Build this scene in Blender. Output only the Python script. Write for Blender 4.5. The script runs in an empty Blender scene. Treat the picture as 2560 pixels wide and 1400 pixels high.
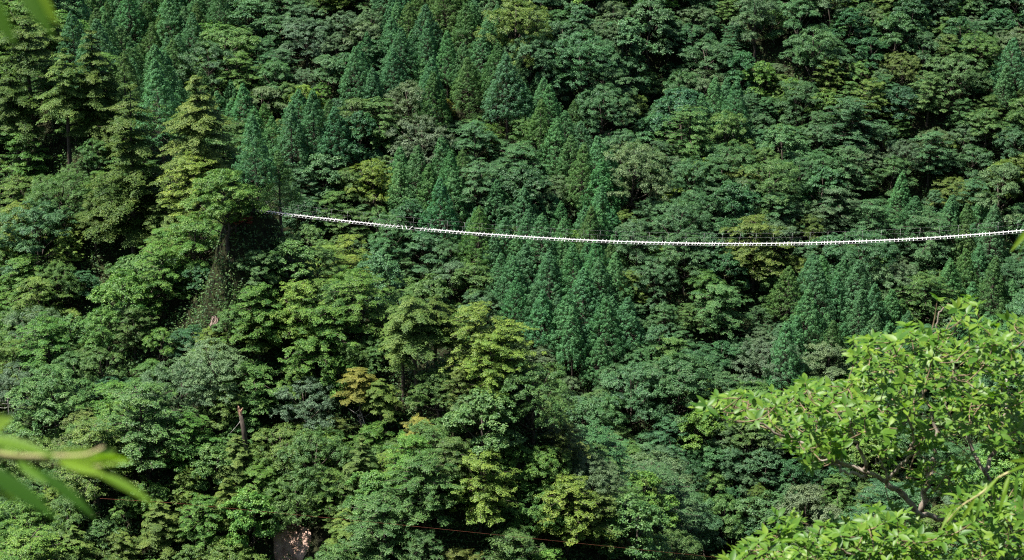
import bpy, math, random
import numpy as np
from mathutils import Vector, Matrix

R = math.radians
rng = np.random.default_rng(20240717)
random.seed(5)
S = bpy.context.scene
COL = S.collection

# ------------------------------------------------------------------ camera, light, exposure
HFOV = 28.0
PITCH = -22.0
F = 1280.0 / math.tan(R(HFOV / 2))          # focal length in pixels of the 2560 wide photograph
cam_d = bpy.data.cameras.new('camera')
cam_d.sensor_width = 36.0
cam_d.angle = R(HFOV)
cam_d.clip_start = 0.05
cam_d.clip_end = 3000.0
cam_d.dof.use_dof = True
cam_d.dof.focus_distance = 270.0
cam_d.dof.aperture_fstop = (cam_d.lens / 1000.0) / 0.0068
cam = bpy.data.objects.new('camera', cam_d)
COL.objects.link(cam)
cam.location = (0, 0, 0)
cam.rotation_euler = (R(90 + PITCH), 0, 0)
S.camera = cam

SUN_EL, SUN_AZ = 65.0, -96.0                 # azimuth measured from +Y (view direction) towards +X
world = bpy.data.worlds.new('World')
S.world = world
world.use_nodes = True
wn = world.node_tree.nodes
wl = world.node_tree.links
wn.clear()
sky = wn.new('ShaderNodeTexSky')
sky.sky_type = 'NISHITA'
sky.sun_disc = False
sky.sun_elevation = R(SUN_EL)
sky.sun_rotation = R(SUN_AZ)
bg = wn.new('ShaderNodeBackground')
bg.inputs['Strength'].default_value = 0.06
wo = wn.new('ShaderNodeOutputWorld')
wl.new(sky.outputs[0], bg.inputs[0])
wl.new(bg.outputs[0], wo.inputs[0])
sun_d = bpy.data.lights.new('sun', 'SUN')
sun_d.energy = 5.0
sun_d.angle = R(0.53)
sun_d.color = (1.0, 0.965, 0.90)
sun = bpy.data.objects.new('sun', sun_d)
COL.objects.link(sun)
sdir = Vector((math.cos(R(SUN_EL)) * math.sin(R(SUN_AZ)), math.cos(R(SUN_EL)) * math.cos(R(SUN_AZ)), math.sin(R(SUN_EL))))
sun.rotation_euler = sdir.to_track_quat('Z', 'Y').to_euler()
sun.location = (-60, 60, 120)

S.view_settings.view_transform = 'Standard'
S.view_settings.look = 'None'
S.view_settings.exposure = 1.3
S.view_settings.gamma = 1.0
S.view_settings.use_curve_mapping = False
S.render.engine = 'CYCLES'
S.cycles.max_bounces = 6
S.cycles.diffuse_bounces = 3
S.cycles.glossy_bounces = 2
S.cycles.transmission_bounces = 3
S.cycles.use_denoising = False
S.cycles.pixel_filter_type = 'BLACKMAN_HARRIS'
S.cycles.filter_width = 1.15
S.cycles.sample_clamp_indirect = 4.0

# ------------------------------------------------------------------ pixel -> direction (direction only; distance comes from the ground)
cp, sp = math.cos(R(PITCH)), math.sin(R(PITCH))
def ray(px, py):
    u = (px - 1280.0) / F
    v = (700.0 - py) / F
    d = np.array([u, cp - v * sp, sp + v * cp])
    return d / d[1]                           # scaled so that y = 1
def at(px, py, depth):
    return ray(px, py) * depth
def project(p):
    p = np.asarray(p, float)
    f = p[..., 1] * cp + p[..., 2] * sp
    up = -p[..., 1] * sp + p[..., 2] * cp
    return 1280 + F * p[..., 0] / f, 700 - F * up / f

# ------------------------------------------------------------------ terrain
def vnoise(x, y, s, seed=0):
    x = np.asarray(x, float) / s; y = np.asarray(y, float) / s
    xi = np.floor(x).astype(np.int64); yi = np.floor(y).astype(np.int64)
    fx = x - xi; fy = y - yi
    fx = fx * fx * (3 - 2 * fx); fy = fy * fy * (3 - 2 * fy)
    def h(a, b):
        n = (a * 374761393 + b * 668265263 + seed * 1442695041) & 0x7fffffff
        n = ((n ^ (n >> 13)) * 1274126177) & 0x7fffffff
        return ((n ^ (n >> 16)) & 0xffff) / 65535.0
    return (h(xi, yi) * (1 - fx) + h(xi + 1, yi) * fx) * (1 - fy) + (h(xi, yi + 1) * (1 - fx) + h(xi + 1, yi + 1) * fx) * fy - 0.5

CREST = np.array([at(-700, -900, 470) + [0, 0, -14], at(-250, -420, 392) + [0, 0, -14], at(130, -30, 325) + [0, 0, -15], at(420, 230, 295) + [0, 0, -15],
                  at(690, 545, 262) + [0, 0, -6], at(1000, 720, 250) + [0, 0, -11], at(1270, 790, 241) + [0, 0, -11],
                  at(1440, 1050, 236) + [0, 0, -11], at(1650, 1290, 231) + [0, 0, -11], at(1900, 1600, 226) + [0, 0, -11],
                  at(2250, 2100, 219) + [0, 0, -12]])
BR_A = R(11.8)
BR_E = np.array([-math.cos(BR_A), math.sin(BR_A)])         # along the bridge, towards its left end
BR_0 = at(2350, 590, 240.0)
BR_N = np.array([math.sin(BR_A), math.cos(BR_A)])
BR_END = BR_0[:2] - BR_E * 26.0                            # right end, out of the picture

def spur_z(x, y):
    best = np.full(x.shape, 1e9); z = np.zeros(x.shape)
    for a, b in zip(CREST[:-1], CREST[1:]):
        d = b[:2] - a[:2]; L2 = d @ d
        t = np.clip(((x - a[0]) * d[0] + (y - a[1]) * d[1]) / L2, 0, 1)
        qx = a[0] + t * d[0]; qy = a[1] + t * d[1]
        dx = x - qx; dy = y - qy
        dist = np.hypot(dx, dy)
        side = dx * d[1] - dy * d[0]                        # sign tells camera side from far side
        slope = np.where(side > 0, 0.70, 0.95)
        zz = a[2] + t * (b[2] - a[2]) - slope * dist - 0.0
        m = dist < best
        z = np.where(m, zz, z); best = np.where(m, dist, best)
    return z

HOLES = []
def terrain(x, y):
    x = np.asarray(x, float); y = np.asarray(y, float)
    rough = 9.0 * vnoise(x, y, 38, 1) + 4.0 * vnoise(x, y, 15, 2)
    far = -347.8 + 0.62 * y + 6 * vnoise(x, y, 80, 5) + rough
    far = np.where(y > 430, np.minimum(far, -81 + 0.45 * (y - 430) + rough), far)
    spur = spur_z(x, y) + 0.55 * rough + 6.0 * vnoise(x, y, 27, 8)
    near = -1.8 - 0.98 * np.maximum(y - 0.6, -4) + 0.12 * np.abs(x) + np.minimum(1, np.maximum(y, 0) / 8.0) * (0.6 * vnoise(x, y, 5, 3))
    right = BR_Z_END - 1.2 + 1.5 * (x - BR_END[0]) - 0.9 * np.abs(y - BR_END[1]) + 0.3 * rough
    right = np.minimum(right, BR_Z_END + 18 + rough)
    z = np.maximum(np.maximum(far, spur), np.maximum(near, right))
    for hx, hy, hr, hd in HOLES:
        z = z - hd * np.exp(-((x - hx) ** 2 + (y - hy) ** 2) / (hr * hr))
    return np.maximum(z, -215 + 0.3 * rough)

# bridge line from the photograph (in its vertical plane)
def on_bridge_plane(px, py):
    d = ray(px, py)
    k = (BR_0[:2] @ BR_N) / (d[:2] @ BR_N)
    p = d * k
    return (p[:2] - BR_0[:2]) @ BR_E, p[2]
BRPX = [(690, 533), (770, 541), (850, 551), (930, 561), (1000, 568), (1145, 578), (1300, 592), (1440, 601), (1600, 606.5),
        (1760, 609.5), (1900, 610), (2000, 609), (2100, 606), (2200, 601.5), (2300, 595), (2440, 586.5), (2560, 578)]
_bt = np.array([on_bridge_plane(*p) for p in BRPX])
BRC = np.polyfit(_bt[:, 0], _bt[:, 1], 3)
T_LEFT = _bt[:, 0].max() + 3.0
T_RIGHT = -26.0
BR_Z_END = float(np.polyval(BRC, T_RIGHT))
def bridge_pt(t, side=0.0, up=0.0):
    xy = BR_0[:2] + BR_E * t + BR_N * side
    return np.array([xy[0], xy[1], np.polyval(BRC, t) + up])

def top_at(px, py, h, y0=150.0):
    """ground point whose tree of height h has its top on the pixel's ray"""
    d = ray(px, py)
    ys = np.arange(y0, 560.0, 0.75)
    gap = d[2] * ys - (ground_z(d[0] * ys, ys) + h)
    i = np.argmax(gap < 0)
    if gap[i] >= 0:
        return None
    y = ys[max(i, 1)] - 0.375
    return np.array([d[0] * y, y, float(ground_z(d[0] * y, y))])

_tx = np.arange(-230, 230.1, 2.0); _ty = np.arange(-40, 640.1, 2.0)
_TZ = None
def ground_z(x, y):
    global _TZ
    if _TZ is None:
        a, b = np.meshgrid(_tx, _ty); _TZ = terrain(a, b)
    u = np.clip((np.asarray(x, float) + 230) / 2.0, 0, len(_tx) - 1.001); v = np.clip((np.asarray(y, float) + 40) / 2.0, 0, len(_ty) - 1.001)
    i = u.astype(int); j = v.astype(int); fu = u - i; fv = v - j
    return (_TZ[j, i] * (1 - fu) + _TZ[j, i + 1] * fu) * (1 - fv) + (_TZ[j + 1, i] * (1 - fu) + _TZ[j + 1, i + 1] * fu) * fv

for _px, _py, _r, _d in ((450, 790, 5.5, 12.0), (490, 700, 4.5, 10.0), (230, 690, 6.0, 11.0), (320, 950, 5.5, 6.0), (690, 905, 5.0, 6.0), (10, 470, 6.0, 7.0), (1660, 150, 7.0, 7.0), (950, 1030, 5.0, 5.0), (340, 480, 6.0, 7.0)):
    _c = top_at(_px, _py, 6.0); HOLES.append((_c[0], _c[1], _r, _d))
_e = bridge_pt(T_LEFT + 4)
HOLES.append((_e[0], _e[1], 7.0, float(terrain(_e[0], _e[1])) - (_e[2] - 0.6)))
_TZ = None

# ------------------------------------------------------------------ materials
def nodes(name):
    m = bpy.data.materials.new(name); m.use_nodes = True
    n = m.node_tree.nodes; n.clear()
    return m, n, m.node_tree.links
def leaf_material(name, trans=0.35, rough=0.42, spec=0.5, fixed=None, veins=False, contrast=0.9, transcol=(1.05, 1.25, 0.42)):
    m, n, l = nodes(name)
    out = n.new('ShaderNodeOutputMaterial')
    pr = n.new('ShaderNodeBsdfPrincipled')
    pr.inputs['Roughness'].default_value = rough
    pr.inputs['Specular IOR Level'].default_value = spec
    tr = n.new('ShaderNodeBsdfTranslucent')
    mix = n.new('ShaderNodeMixShader'); mix.inputs[0].default_value = trans
    if fixed is None:
        oi = n.new('ShaderNodeObjectInfo'); base = oi.outputs['Color']
    else:
        rgb = n.new('ShaderNodeRGB'); rgb.outputs[0].default_value = (*fixed, 1); base = rgb.outputs[0]
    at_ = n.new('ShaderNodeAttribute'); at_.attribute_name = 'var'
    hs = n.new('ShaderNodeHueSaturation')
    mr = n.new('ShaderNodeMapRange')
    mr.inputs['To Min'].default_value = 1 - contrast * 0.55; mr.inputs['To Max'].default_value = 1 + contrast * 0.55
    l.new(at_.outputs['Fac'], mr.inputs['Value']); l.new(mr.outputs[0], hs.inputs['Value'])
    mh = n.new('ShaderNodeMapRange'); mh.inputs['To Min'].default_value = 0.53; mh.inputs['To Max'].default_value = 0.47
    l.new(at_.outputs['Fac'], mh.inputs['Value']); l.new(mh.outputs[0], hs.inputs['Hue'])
    l.new(base, hs.inputs['Color'])
    colour = hs.outputs[0]
    if veins:
        tc = n.new('ShaderNodeTexCoord')
        wv = n.new('ShaderNodeTexWave'); wv.bands_direction = 'Y'; wv.inputs['Scale'].default_value = 5.5; wv.inputs['Distortion'].default_value = 0.6
        l.new(tc.outputs['Object'], wv.inputs['Vector'])
        m2 = n.new('ShaderNodeMapRange'); m2.inputs['To Min'].default_value = 0.8; m2.inputs['To Max'].default_value = 1.12
        l.new(wv.outputs['Fac'], m2.inputs['Value'])
        h2 = n.new('ShaderNodeHueSaturation'); l.new(m2.outputs[0], h2.inputs['Value']); l.new(colour, h2.inputs['Color'])
        colour = h2.outputs[0]
    l.new(colour, pr.inputs['Base Color'])
    mul = n.new('ShaderNodeMixRGB'); mul.blend_type = 'MULTIPLY'; mul.inputs[0].default_value = 1
    mul.inputs[2].default_value = (*transcol, 1)
    l.new(colour, mul.inputs[1]); l.new(mul.outputs[0], tr.inputs['Color'])
    l.new(pr.outputs[0], mix.inputs[1]); l.new(tr.outputs[0], mix.inputs[2]); l.new(mix.outputs[0], out.inputs[0])
    return m
def solid_material(name, c1, c2, scale=3.0, rough=0.85, bump=0.0, detail=6, stretch=None, spec=0.25):
    m, n, l = nodes(name)
    out = n.new('ShaderNodeOutputMaterial'); pr = n.new('ShaderNodeBsdfPrincipled')
    pr.inputs['Roughness'].default_value = rough; pr.inputs['Specular IOR Level'].default_value = spec
    tc = n.new('ShaderNodeTexCoord'); mp = n.new('ShaderNodeMapping')
    if stretch: mp.inputs['Scale'].default_value = stretch
    nz = n.new('ShaderNodeTexNoise'); nz.inputs['Scale'].default_value = scale; nz.inputs['Detail'].default_value = detail
    rp = n.new('ShaderNodeValToRGB')
    rp.color_ramp.elements[0].position = 0.34; rp.color_ramp.elements[1].position = 0.66
    rp.color_ramp.elements[0].color = (*c1, 1); rp.color_ramp.elements[1].color = (*c2, 1)
    l.new(tc.outputs['Object'], mp.inputs[0]); l.new(mp.outputs[0], nz.inputs['Vector'])
    l.new(nz.outputs['Fac'], rp.inputs[0]); l.new(rp.outputs[0], pr.inputs['Base Color'])
    if bump:
        bp = n.new('ShaderNodeBump'); bp.inputs['Strength'].default_value = bump
        l.new(nz.outputs['Fac'], bp.inputs['Height']); l.new(bp.outputs[0], pr.inputs['Normal'])
    l.new(pr.outputs[0], out.inputs[0])
    return m
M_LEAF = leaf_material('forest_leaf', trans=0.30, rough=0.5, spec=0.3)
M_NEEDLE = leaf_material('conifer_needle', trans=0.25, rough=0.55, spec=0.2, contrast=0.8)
M_FORE = leaf_material('foreground_leaf', trans=0.42, rough=0.45, spec=0.38, fixed=(0.108, 0.214, 0.023), contrast=0.75)
M_CHEST = leaf_material('chestnut_leaf', trans=0.5, rough=0.5, spec=0.25, fixed=(0.075, 0.17, 0.012), veins=True, contrast=1.15)
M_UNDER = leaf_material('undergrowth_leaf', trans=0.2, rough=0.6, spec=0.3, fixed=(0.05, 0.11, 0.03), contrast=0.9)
M_BARK = solid_material('bark', (0.035, 0.026, 0.02), (0.10, 0.08, 0.065), 2.2, bump=0.4, stretch=(3, 3, 0.6))
M_BARK2 = solid_material('pale_branch_bark', (0.12, 0.085, 0.06), (0.42, 0.36, 0.30), 18, bump=0.3)
M_TWIG = solid_material('young_twig', (0.10, 0.075, 0.04), (0.26, 0.19, 0.11), 30, rough=0.6)
M_SHOOT = solid_material('green_shoot', (0.20, 0.20, 0.06), (0.42, 0.36, 0.18), 30, rough=0.6)
M_DEAD = solid_material('dead_wood', (0.13, 0.12, 0.11), (0.42, 0.39, 0.36), 3, bump=0.3, stretch=(3, 3, 0.7))
M_RUSTWOOD = solid_material('broken_heartwood', (0.30, 0.09, 0.04), (0.65, 0.48, 0.36), 4, stretch=(3, 3, 0.8))
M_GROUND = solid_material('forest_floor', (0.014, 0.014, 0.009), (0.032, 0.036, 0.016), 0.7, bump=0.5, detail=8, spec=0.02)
M_EARTH = solid_material('bare_earth', (0.22, 0.13, 0.09), (0.48, 0.33, 0.26), 1.1, bump=0.6, detail=9)
M_ROCK = solid_material('pale_rock', (0.07, 0.05, 0.04), (0.28, 0.21, 0.17), 0.6, bump=0.8, detail=9)
M_PLANK = solid_material('weathered_plank', (0.30, 0.29, 0.285), (0.50, 0.485, 0.475), 3, rough=0.7, stretch=(6, 1, 6))
M_CABLE = solid_material('steel_cable', (0.30, 0.30, 0.30), (0.50, 0.49, 0.48), 6, rough=0.5)
M_HANGER = solid_material('hanger_wire', (0.42, 0.40, 0.38), (0.66, 0.64, 0.62), 6, rough=0.5)
M_RUST = solid_material('rusty_wire', (0.10, 0.035, 0.02), (0.22, 0.075, 0.04), 2, rough=0.9)

# ------------------------------------------------------------------ mesh building
def unit(a):
    return a / np.maximum(np.linalg.norm(a, axis=-1, keepdims=True), 1e-9)
def mesh_quads(name, quads, var=None, mat=None):
    """quads (N,4,3) -> mesh with one face attribute 'var'"""
    n = len(quads)
    me = bpy.data.meshes.new(name)
    me.vertices.add(n * 4); me.vertices.foreach_set('co', np.ascontiguousarray(quads, np.float32).ravel())
    me.loops.add(n * 4); me.loops.foreach_set('vertex_index', np.arange(n * 4, dtype=np.int32))
    me.polygons.add(n); me.polygons.foreach_set('loop_start', np.arange(0, n * 4, 4, dtype=np.int32))
    me.update(calc_edges=True)
    if var is not None:
        a = me.attributes.new('var', 'FLOAT', 'FACE'); a.data.foreach_set('value', np.ascontiguousarray(var, np.float32))
    if mat: me.materials.append(mat)
    return me
def leaf_quads(c, nrm, d, L, W, g=None):
    """rhombic leaves, slightly pointed, centred on c, lying across nrm, pointing along d"""
    g = g or rng
    nrm = unit(nrm); d = unit(d - nrm * np.sum(d * nrm, -1, keepdims=True)); s = np.cross(nrm, d)
    L = np.asarray(L)[..., None]; W = np.asarray(W)[..., None]
    q = np.stack([c - d * L * .5, c + s * W * .5 - d * L * .04, c + d * L * .5 - nrm * L * .12, c - s * W * .5 - d * L * .04], 1)
    return q
class Tube:
    def __init__(self): self.v = []; self.f = []
    def add(self, pts, rad, sides=6, cap=True):
        pts = np.asarray(pts, float); n = len(pts); b = len(self.v)
        tang = np.gradient(pts, axis=0); tang = unit(tang)
        ref = np.array([0.31, 0.91, 0.27]) if abs(tang[0][2]) > 0.7 else np.array([0, 0.1, 1.0])
        for i in range(n):
            u = unit(np.cross(tang[i], ref)); w = np.cross(tang[i], u)
            for k in range(sides):
                a = 2 * math.pi * k / sides
                self.v.append(tuple(pts[i] + rad[i] * (math.cos(a) * u + math.sin(a) * w)))
        for i in range(n - 1):
            for k in range(sides):
                self.f.append((b + i * sides + k, b + i * sides + (k + 1) % sides, b + (i + 1) * sides + (k + 1) % sides, b + (i + 1) * sides + k))
        if cap:
            self.f.append(tuple(b + k for k in range(sides))[::-1]); self.f.append(tuple(b + (n - 1) * sides + k for k in range(sides)))
    def mesh(self, name, mat, smooth=True):
        me = bpy.data.meshes.new(name); me.from_pydata(self.v, [], self.f); me.materials.append(mat)
        if smooth: me.polygons.foreach_set('use_smooth', [True] * len(me.polygons))
        return me
def link(name, data, parent=None, mat=None):
    o = bpy.data.objects.new(name, data); COL.objects.link(o)
    if parent: o.parent = parent
    return o
def tag(o, label, cat, group=None, kind=None):
    o['label'] = label
    if cat: o['category'] = cat
    if group: o['group'] = group
    if kind: o['kind'] = kind
    return o

# ------------------------------------------------------------------ ground sheet
gx = _tx; gy = _ty
GX, GY = np.meshgrid(gx, gy)
GZ = ground_z(GX, GY)
nxg, nyg = len(gx), len(gy)
gv = np.stack([GX, GY, GZ], -1).reshape(-1, 3)
ii = np.arange(nyg * nxg).reshape(nyg, nxg)
gf = np.stack([ii[:-1, :-1], ii[:-1, 1:], ii[1:, 1:], ii[1:, :-1]], -1).reshape(-1, 4)
gme = bpy.data.meshes.new('hillside_ground')
gme.from_pydata(gv.tolist(), [], gf.tolist()); gme.materials.append(M_GROUND)
gme.polygons.foreach_set('use_smooth', [True] * len(gme.polygons))
ground = link('hillside_ground', gme)
tag(ground, 'steep dark forest floor of the valley slopes under the trees', None, kind='structure')

def ground_patch(name, px, py, w, h, mat, lift=0.05, seed=3, slab=0.0):
    c = top_at(px, py, 0.0)
    n = 15; g = np.linspace(-1, 1, n)
    U, V = np.meshgrid(g, g)
    r = np.hypot(U, V); a = np.arctan2(V, U)
    edge = 0.8 + 0.35 * vnoise(np.cos(a) * 3 + seed, np.sin(a) * 3 + seed, 1.1, seed)
    s = edge * np.maximum(np.abs(U), np.abs(V)) / np.maximum(r, 1e-6)
    X = c[0] + U * s * w * .5; Y = c[1] + V * s * h * .5
    Z = ground_z(X, Y) + lift + 0.35 * (vnoise(X, Y, 1.1, seed) + .5) * slab + np.where(r * s > .93 * edge, -0.25, 0)
    v = np.stack([X, Y, Z], -1).reshape(-1, 3); i2 = np.arange(n * n).reshape(n, n)
    f = np.stack([i2[:-1, :-1], i2[:-1, 1:], i2[1:, 1:], i2[1:, :-1]], -1).reshape(-1, 4)
    me = bpy.data.meshes.new(name); me.from_pydata(v.tolist(), [], f.tolist()); me.materials.append(mat)
    return link(name, me), c

# ------------------------------------------------------------------ tree kinds
def pads_to_leaves(pc, pn, pr, n_leaf, L, W, thick, tilt, g, droop=0.25):
    """leaf pads: centre, normal, radius -> quads, var"""
    P = len(pc)
    t = unit(np.cross(pn, g.normal(0, 1, (P, 3)))); b = np.cross(pn, t)
    ang = g.uniform(0, 2 * np.pi, (P, n_leaf)); rr = np.sqrt(g.uniform(0, 1, (P, n_leaf)))
    k1 = g.uniform(0, 6.28, (P, 1)); k2 = g.uniform(0, 6.28, (P, 1))
    lob = 0.86 + 0.12 * np.sin(3 * ang + k1) + 0.12 * np.sin(5 * ang + k2)
    rad = rr * lob * pr[:, None]
    x = np.cos(ang) * rad * 1.35; y = np.sin(ang) * rad * .74
    z = -droop * rad * rad / pr[:, None] + g.normal(0, 1, (P, n_leaf)) * thick
    c = pc[:, None] + x[..., None] * t[:, None] + y[..., None] * b[:, None] + z[..., None] * pn[:, None]
    radial = np.cos(ang)[..., None] * t[:, None] + np.sin(ang)[..., None] * b[:, None]
    nn = pn[:, None] + radial * (droop * 1.2 * rr)[..., None] + g.normal(0, tilt, (P, n_leaf, 3))
    d = radial + g.normal(0, .6, (P, n_leaf, 3)) + np.array([0, 0, -.15])
    N = P * n_leaf
    Ls = L * g.uniform(.65, 1.3, N); Ws = W * g.uniform(.7, 1.25, N)
    q = leaf_quads(c.reshape(N, 3), nn.reshape(N, 3), d.reshape(N, 3), Ls, Ws)
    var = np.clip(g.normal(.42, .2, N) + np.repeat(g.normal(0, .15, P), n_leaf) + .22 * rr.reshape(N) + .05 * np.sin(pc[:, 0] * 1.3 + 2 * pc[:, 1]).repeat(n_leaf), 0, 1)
    return q, var
def curve(a, b, bend, n, g):
    t = np.linspace(0, 1, n)[:, None]
    m = (a + b) / 2 + bend
    return (1 - t) ** 2 * a + 2 * t * (1 - t) * m + t * t * b

def make_broad(seed, Rr=4.6, H=13.0, lobes=11, pads=24, nleaf=92, flat=.62, L=.195, W=.115, padr=.58, tilt=.32, low=.26, thick=.10):
    g = np.random.default_rng(seed)
    tube = Tube()
    base_h = H * low
    tube.add([[0, 0, -1.2], [0, 0, 0], [g.normal(0, .15), g.normal(0, .15), base_h * .5], [g.normal(0, .3), g.normal(0, .3), base_h], [g.normal(0, .4), g.normal(0, .4), H * .8]],
             [.34, .26, .21, .17, .05], 7)
    pc = []; pn = []; pr = []
    for k in range(lobes):
        if k == 0:
            lc = np.array([g.normal(0, .3), g.normal(0, .3), H - 1.2]); lr = Rr * .42
        else:
            a = 2 * math.pi * (k * 0.618 + g.uniform(-.08, .08)); tt = (k - .5) / (lobes - 1)
            rad = Rr * (.38 + .36 * tt ** .6) * g.uniform(.85, 1.15)
            z = H - 1.7 - (H - base_h - 2.0) * (tt ** 1.25) * g.uniform(.85, 1.1)
            lc = np.array([math.cos(a) * rad, math.sin(a) * rad, z]); lr = Rr * g.uniform(.32, .46)
        st = np.array([0, 0, max(base_h * .8, lc[2] - 3.2 - g.uniform(0, 1))])
        tube.add(curve(st, lc - [0, 0, .2], np.array([0, 0, -.5]), 5, g), np.linspace(.11, .03, 5), 5)
        m = int(pads * g.uniform(.8, 1.25))
        for j in range(m):
            v = unit(g.normal(0, 1, 3)); v[2] = abs(v[2]) * .9 - .28; v = unit(v)
            c = lc + v * np.array([lr, lr, lr * flat]) * g.uniform(.72, 1.06)
            pc.append(c); pn.append(unit(np.array([0, 0, 1.0]) + v * np.array([.38, .38, .1]) + g.normal(0, .10, 3)))
            pr.append(padr * g.uniform(.65, 1.25))
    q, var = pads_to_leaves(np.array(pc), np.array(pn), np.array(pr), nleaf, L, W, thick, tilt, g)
    return mesh_quads('crown', q, var, M_LEAF), tube.mesh('trunk', M_BARK), H, Rr

def make_tiered(seed, Rr=4.8, H=12.5, tiers=8, L=.19, W=.11, nleaf=82):
    """broadleaf with flat horizontal tiers"""
    g = np.random.default_rng(seed); tube = Tube()
    tube.add([[0, 0, -1.2], [0, 0, 0], [.1, -.1, H * .5], [.15, .1, H * .93]], [.32, .25, .17, .04], 7)
    pc = []; pn = []; pr = []
    for t in range(tiers):
        f = t / (tiers - 1)
        z = H - .4 - (H * .62) * f
        rad = Rr * (.28 + .72 * math.sin(min(1, f * 1.25 + .12) * math.pi / 2) ** .9)
        nb = 3 + int(6 * min(1, f + .35))
        a0 = g.uniform(0, 6.28)
        for k in range(nb):
            a = a0 + 2 * math.pi * k / nb + g.normal(0, .22); rl = rad * g.uniform(.62, 1.1)
            zz = z + g.normal(0, .38)
            end = np.array([math.cos(a) * rl, math.sin(a) * rl, zz])
            tube.add(curve(np.array([0, 0, zz - .6]), end, np.array([0, 0, .25]), 4, g), np.linspace(.07, .02, 4), 5)
            for u in np.arange(.28, 1.04, .11):
                w = .35 + .7 * u
                c = np.array([math.cos(a) * rl * u, math.sin(a) * rl * u, zz - .5 * (1 - u) + .1]) + g.normal(0, [.42, .42, .12])
                pc.append(c); pn.append(unit(np.array([math.cos(a) * .16, math.sin(a) * .16, 1]) + g.normal(0, .07, 3))); pr.append((.42 + .26 * u) * g.uniform(.7, 1.25))
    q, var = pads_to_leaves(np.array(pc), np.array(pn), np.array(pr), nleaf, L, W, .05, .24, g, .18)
    return mesh_quads('crown', q, var, M_LEAF), tube.mesh('trunk', M_BARK), H, Rr

def make_cedar(seed, Rr=3.5, H=15.5, tufts=480, cards=38):
    g = np.random.default_rng(seed); tube = Tube()
    tube.add([[0, 0, -1.5], [0, 0, 0], [0, 0, H * .5], [0, 0, H - .4]], [.34, .27, .17, .03], 7)
    f = g.uniform(0, 1, tufts) ** .78                                   # 0 top, 1 low
    z = H - .35 - f * H * .70
    prof = Rr * np.minimum(1, (f * 1.22 + .015)) ** 1.0
    a = np.arange(tufts) * 2.39996 + g.normal(0, .25, tufts)
    rr = prof * g.uniform(.70, 1.12, tufts) * (1 + .14 * np.sin(3 * a + seed))
    out = np.stack([np.cos(a), np.sin(a), 0 * a], 1)
    c = out * rr[:, None]; c[:, 2] = z
    for k in range(0, tufts, 5):
        tube.add([[0, 0, z[k] + .1], c[k] - [0, 0, .2]], [.04, .015], 4, False)
    axis = unit(out * .65 + np.array([0, 0, .85]) + g.normal(0, .12, (tufts, 3)))
    size = (.20 + .22 * f ** .5) * g.uniform(.8, 1.25, tufts)
    v = unit(g.normal(0, 1, (tufts, cards, 3)) + axis[:, None] * 1.15)
    ell = v * size[:, None, None]
    ell = ell + axis[:, None] * (np.sum(v * axis[:, None], -1, keepdims=True) * size[:, None, None] * .75)
    cc = c[:, None] + ell
    nn = v + g.normal(0, .45, v.shape)
    d = axis[:, None] * 1.1 + v * .35 + g.normal(0, .35, v.shape)
    N = tufts * cards
    q = leaf_quads(cc.reshape(N, 3), nn.reshape(N, 3), d.reshape(N, 3), .22 * g.uniform(.7, 1.3, N), .09 * g.uniform(.7, 1.3, N))
    var = np.clip(g.normal(.42, .15, N) + .22 * np.sum(v * axis[:, None], -1).reshape(N) * 0 + np.repeat(g.normal(0, .12, tufts), cards), 0, 1)
    return mesh_quads('crown', q, var, M_NEEDLE), tube.mesh('trunk', M_BARK), H, Rr

def make_hemlock(seed, Rr=6.2, H=22.0, start=.22, step=1.35, top_pow=.8, flat=True, nleaf=210, gap=.12, keep=1.0):
    """conifer with flat branch plates in whorls and a straight trunk"""
    g = np.random.default_rng(seed); tube = Tube()
    lean = g.normal(0, .25, 2)
    tube.add([[0, 0, -1.5], [0, 0, 0], [lean[0] * .4, lean[1] * .4, H * .45], [lean[0], lean[1], H - .3]], [.50, .40, .27, .04], 8)
    pc = []; pn = []; pr = []
    z = H - .5
    while z > H * start:
        f = (H - z) / (H * (1 - start))
        rad = Rr * (f ** top_pow) * g.uniform(.8, 1.12) + .35
        nb = 3 + int(g.uniform(1, 3.2) + 2 * f)
        a0 = g.uniform(0, 6.28)
        for k in range(nb):
            if g.uniform() > keep: continue
            a = a0 + 2 * math.pi * k / nb + g.normal(0, .25); rl = rad * g.uniform(.55, 1.12)
            zz = z + g.normal(0, .22)
            o = np.array([math.cos(a), math.sin(a), 0]); end = o * rl + [lean[0] * zz / H, lean[1] * zz / H, zz - .06 * rl * rl * .5]
            tube.add(curve(np.array([lean[0] * zz / H, lean[1] * zz / H, zz]), end, np.array([0, 0, .3]), 4, g), np.linspace(.075, .015, 4) * (.5 + f), 5)
            for u in np.arange(.28 if rl > 1.4 else .6, 1.04, max(.17, .6 / max(rl, .6))):
                c = o * rl * u + np.array([lean[0] * zz / H, lean[1] * zz / H, zz + .28 * u * (1 - u) * 2 - .03 * rl * rl * u * u * .9 + .1]) + g.normal(0, [.15, .15, .05])
                pc.append(c); pn.append(unit(np.array([o[0] * (.05 + .22 * u), o[1] * (.05 + .22 * u), 1]) + g.normal(0, .07, 3)))
                pr.append(min(1.5, .50 + .26 * rl * (1.2 - .5 * u)) * g.uniform(.75, 1.15))
        z -= step * g.uniform(.75, 1.25)
    q, var = pads_to_leaves(np.array(pc), np.array(pn), np.array(pr), nleaf, .25, .13, .05, .24, g, .26)
    return mesh_quads('crown', q, var, M_NEEDLE), tube.mesh('trunk', M_BARK), H, Rr

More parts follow.
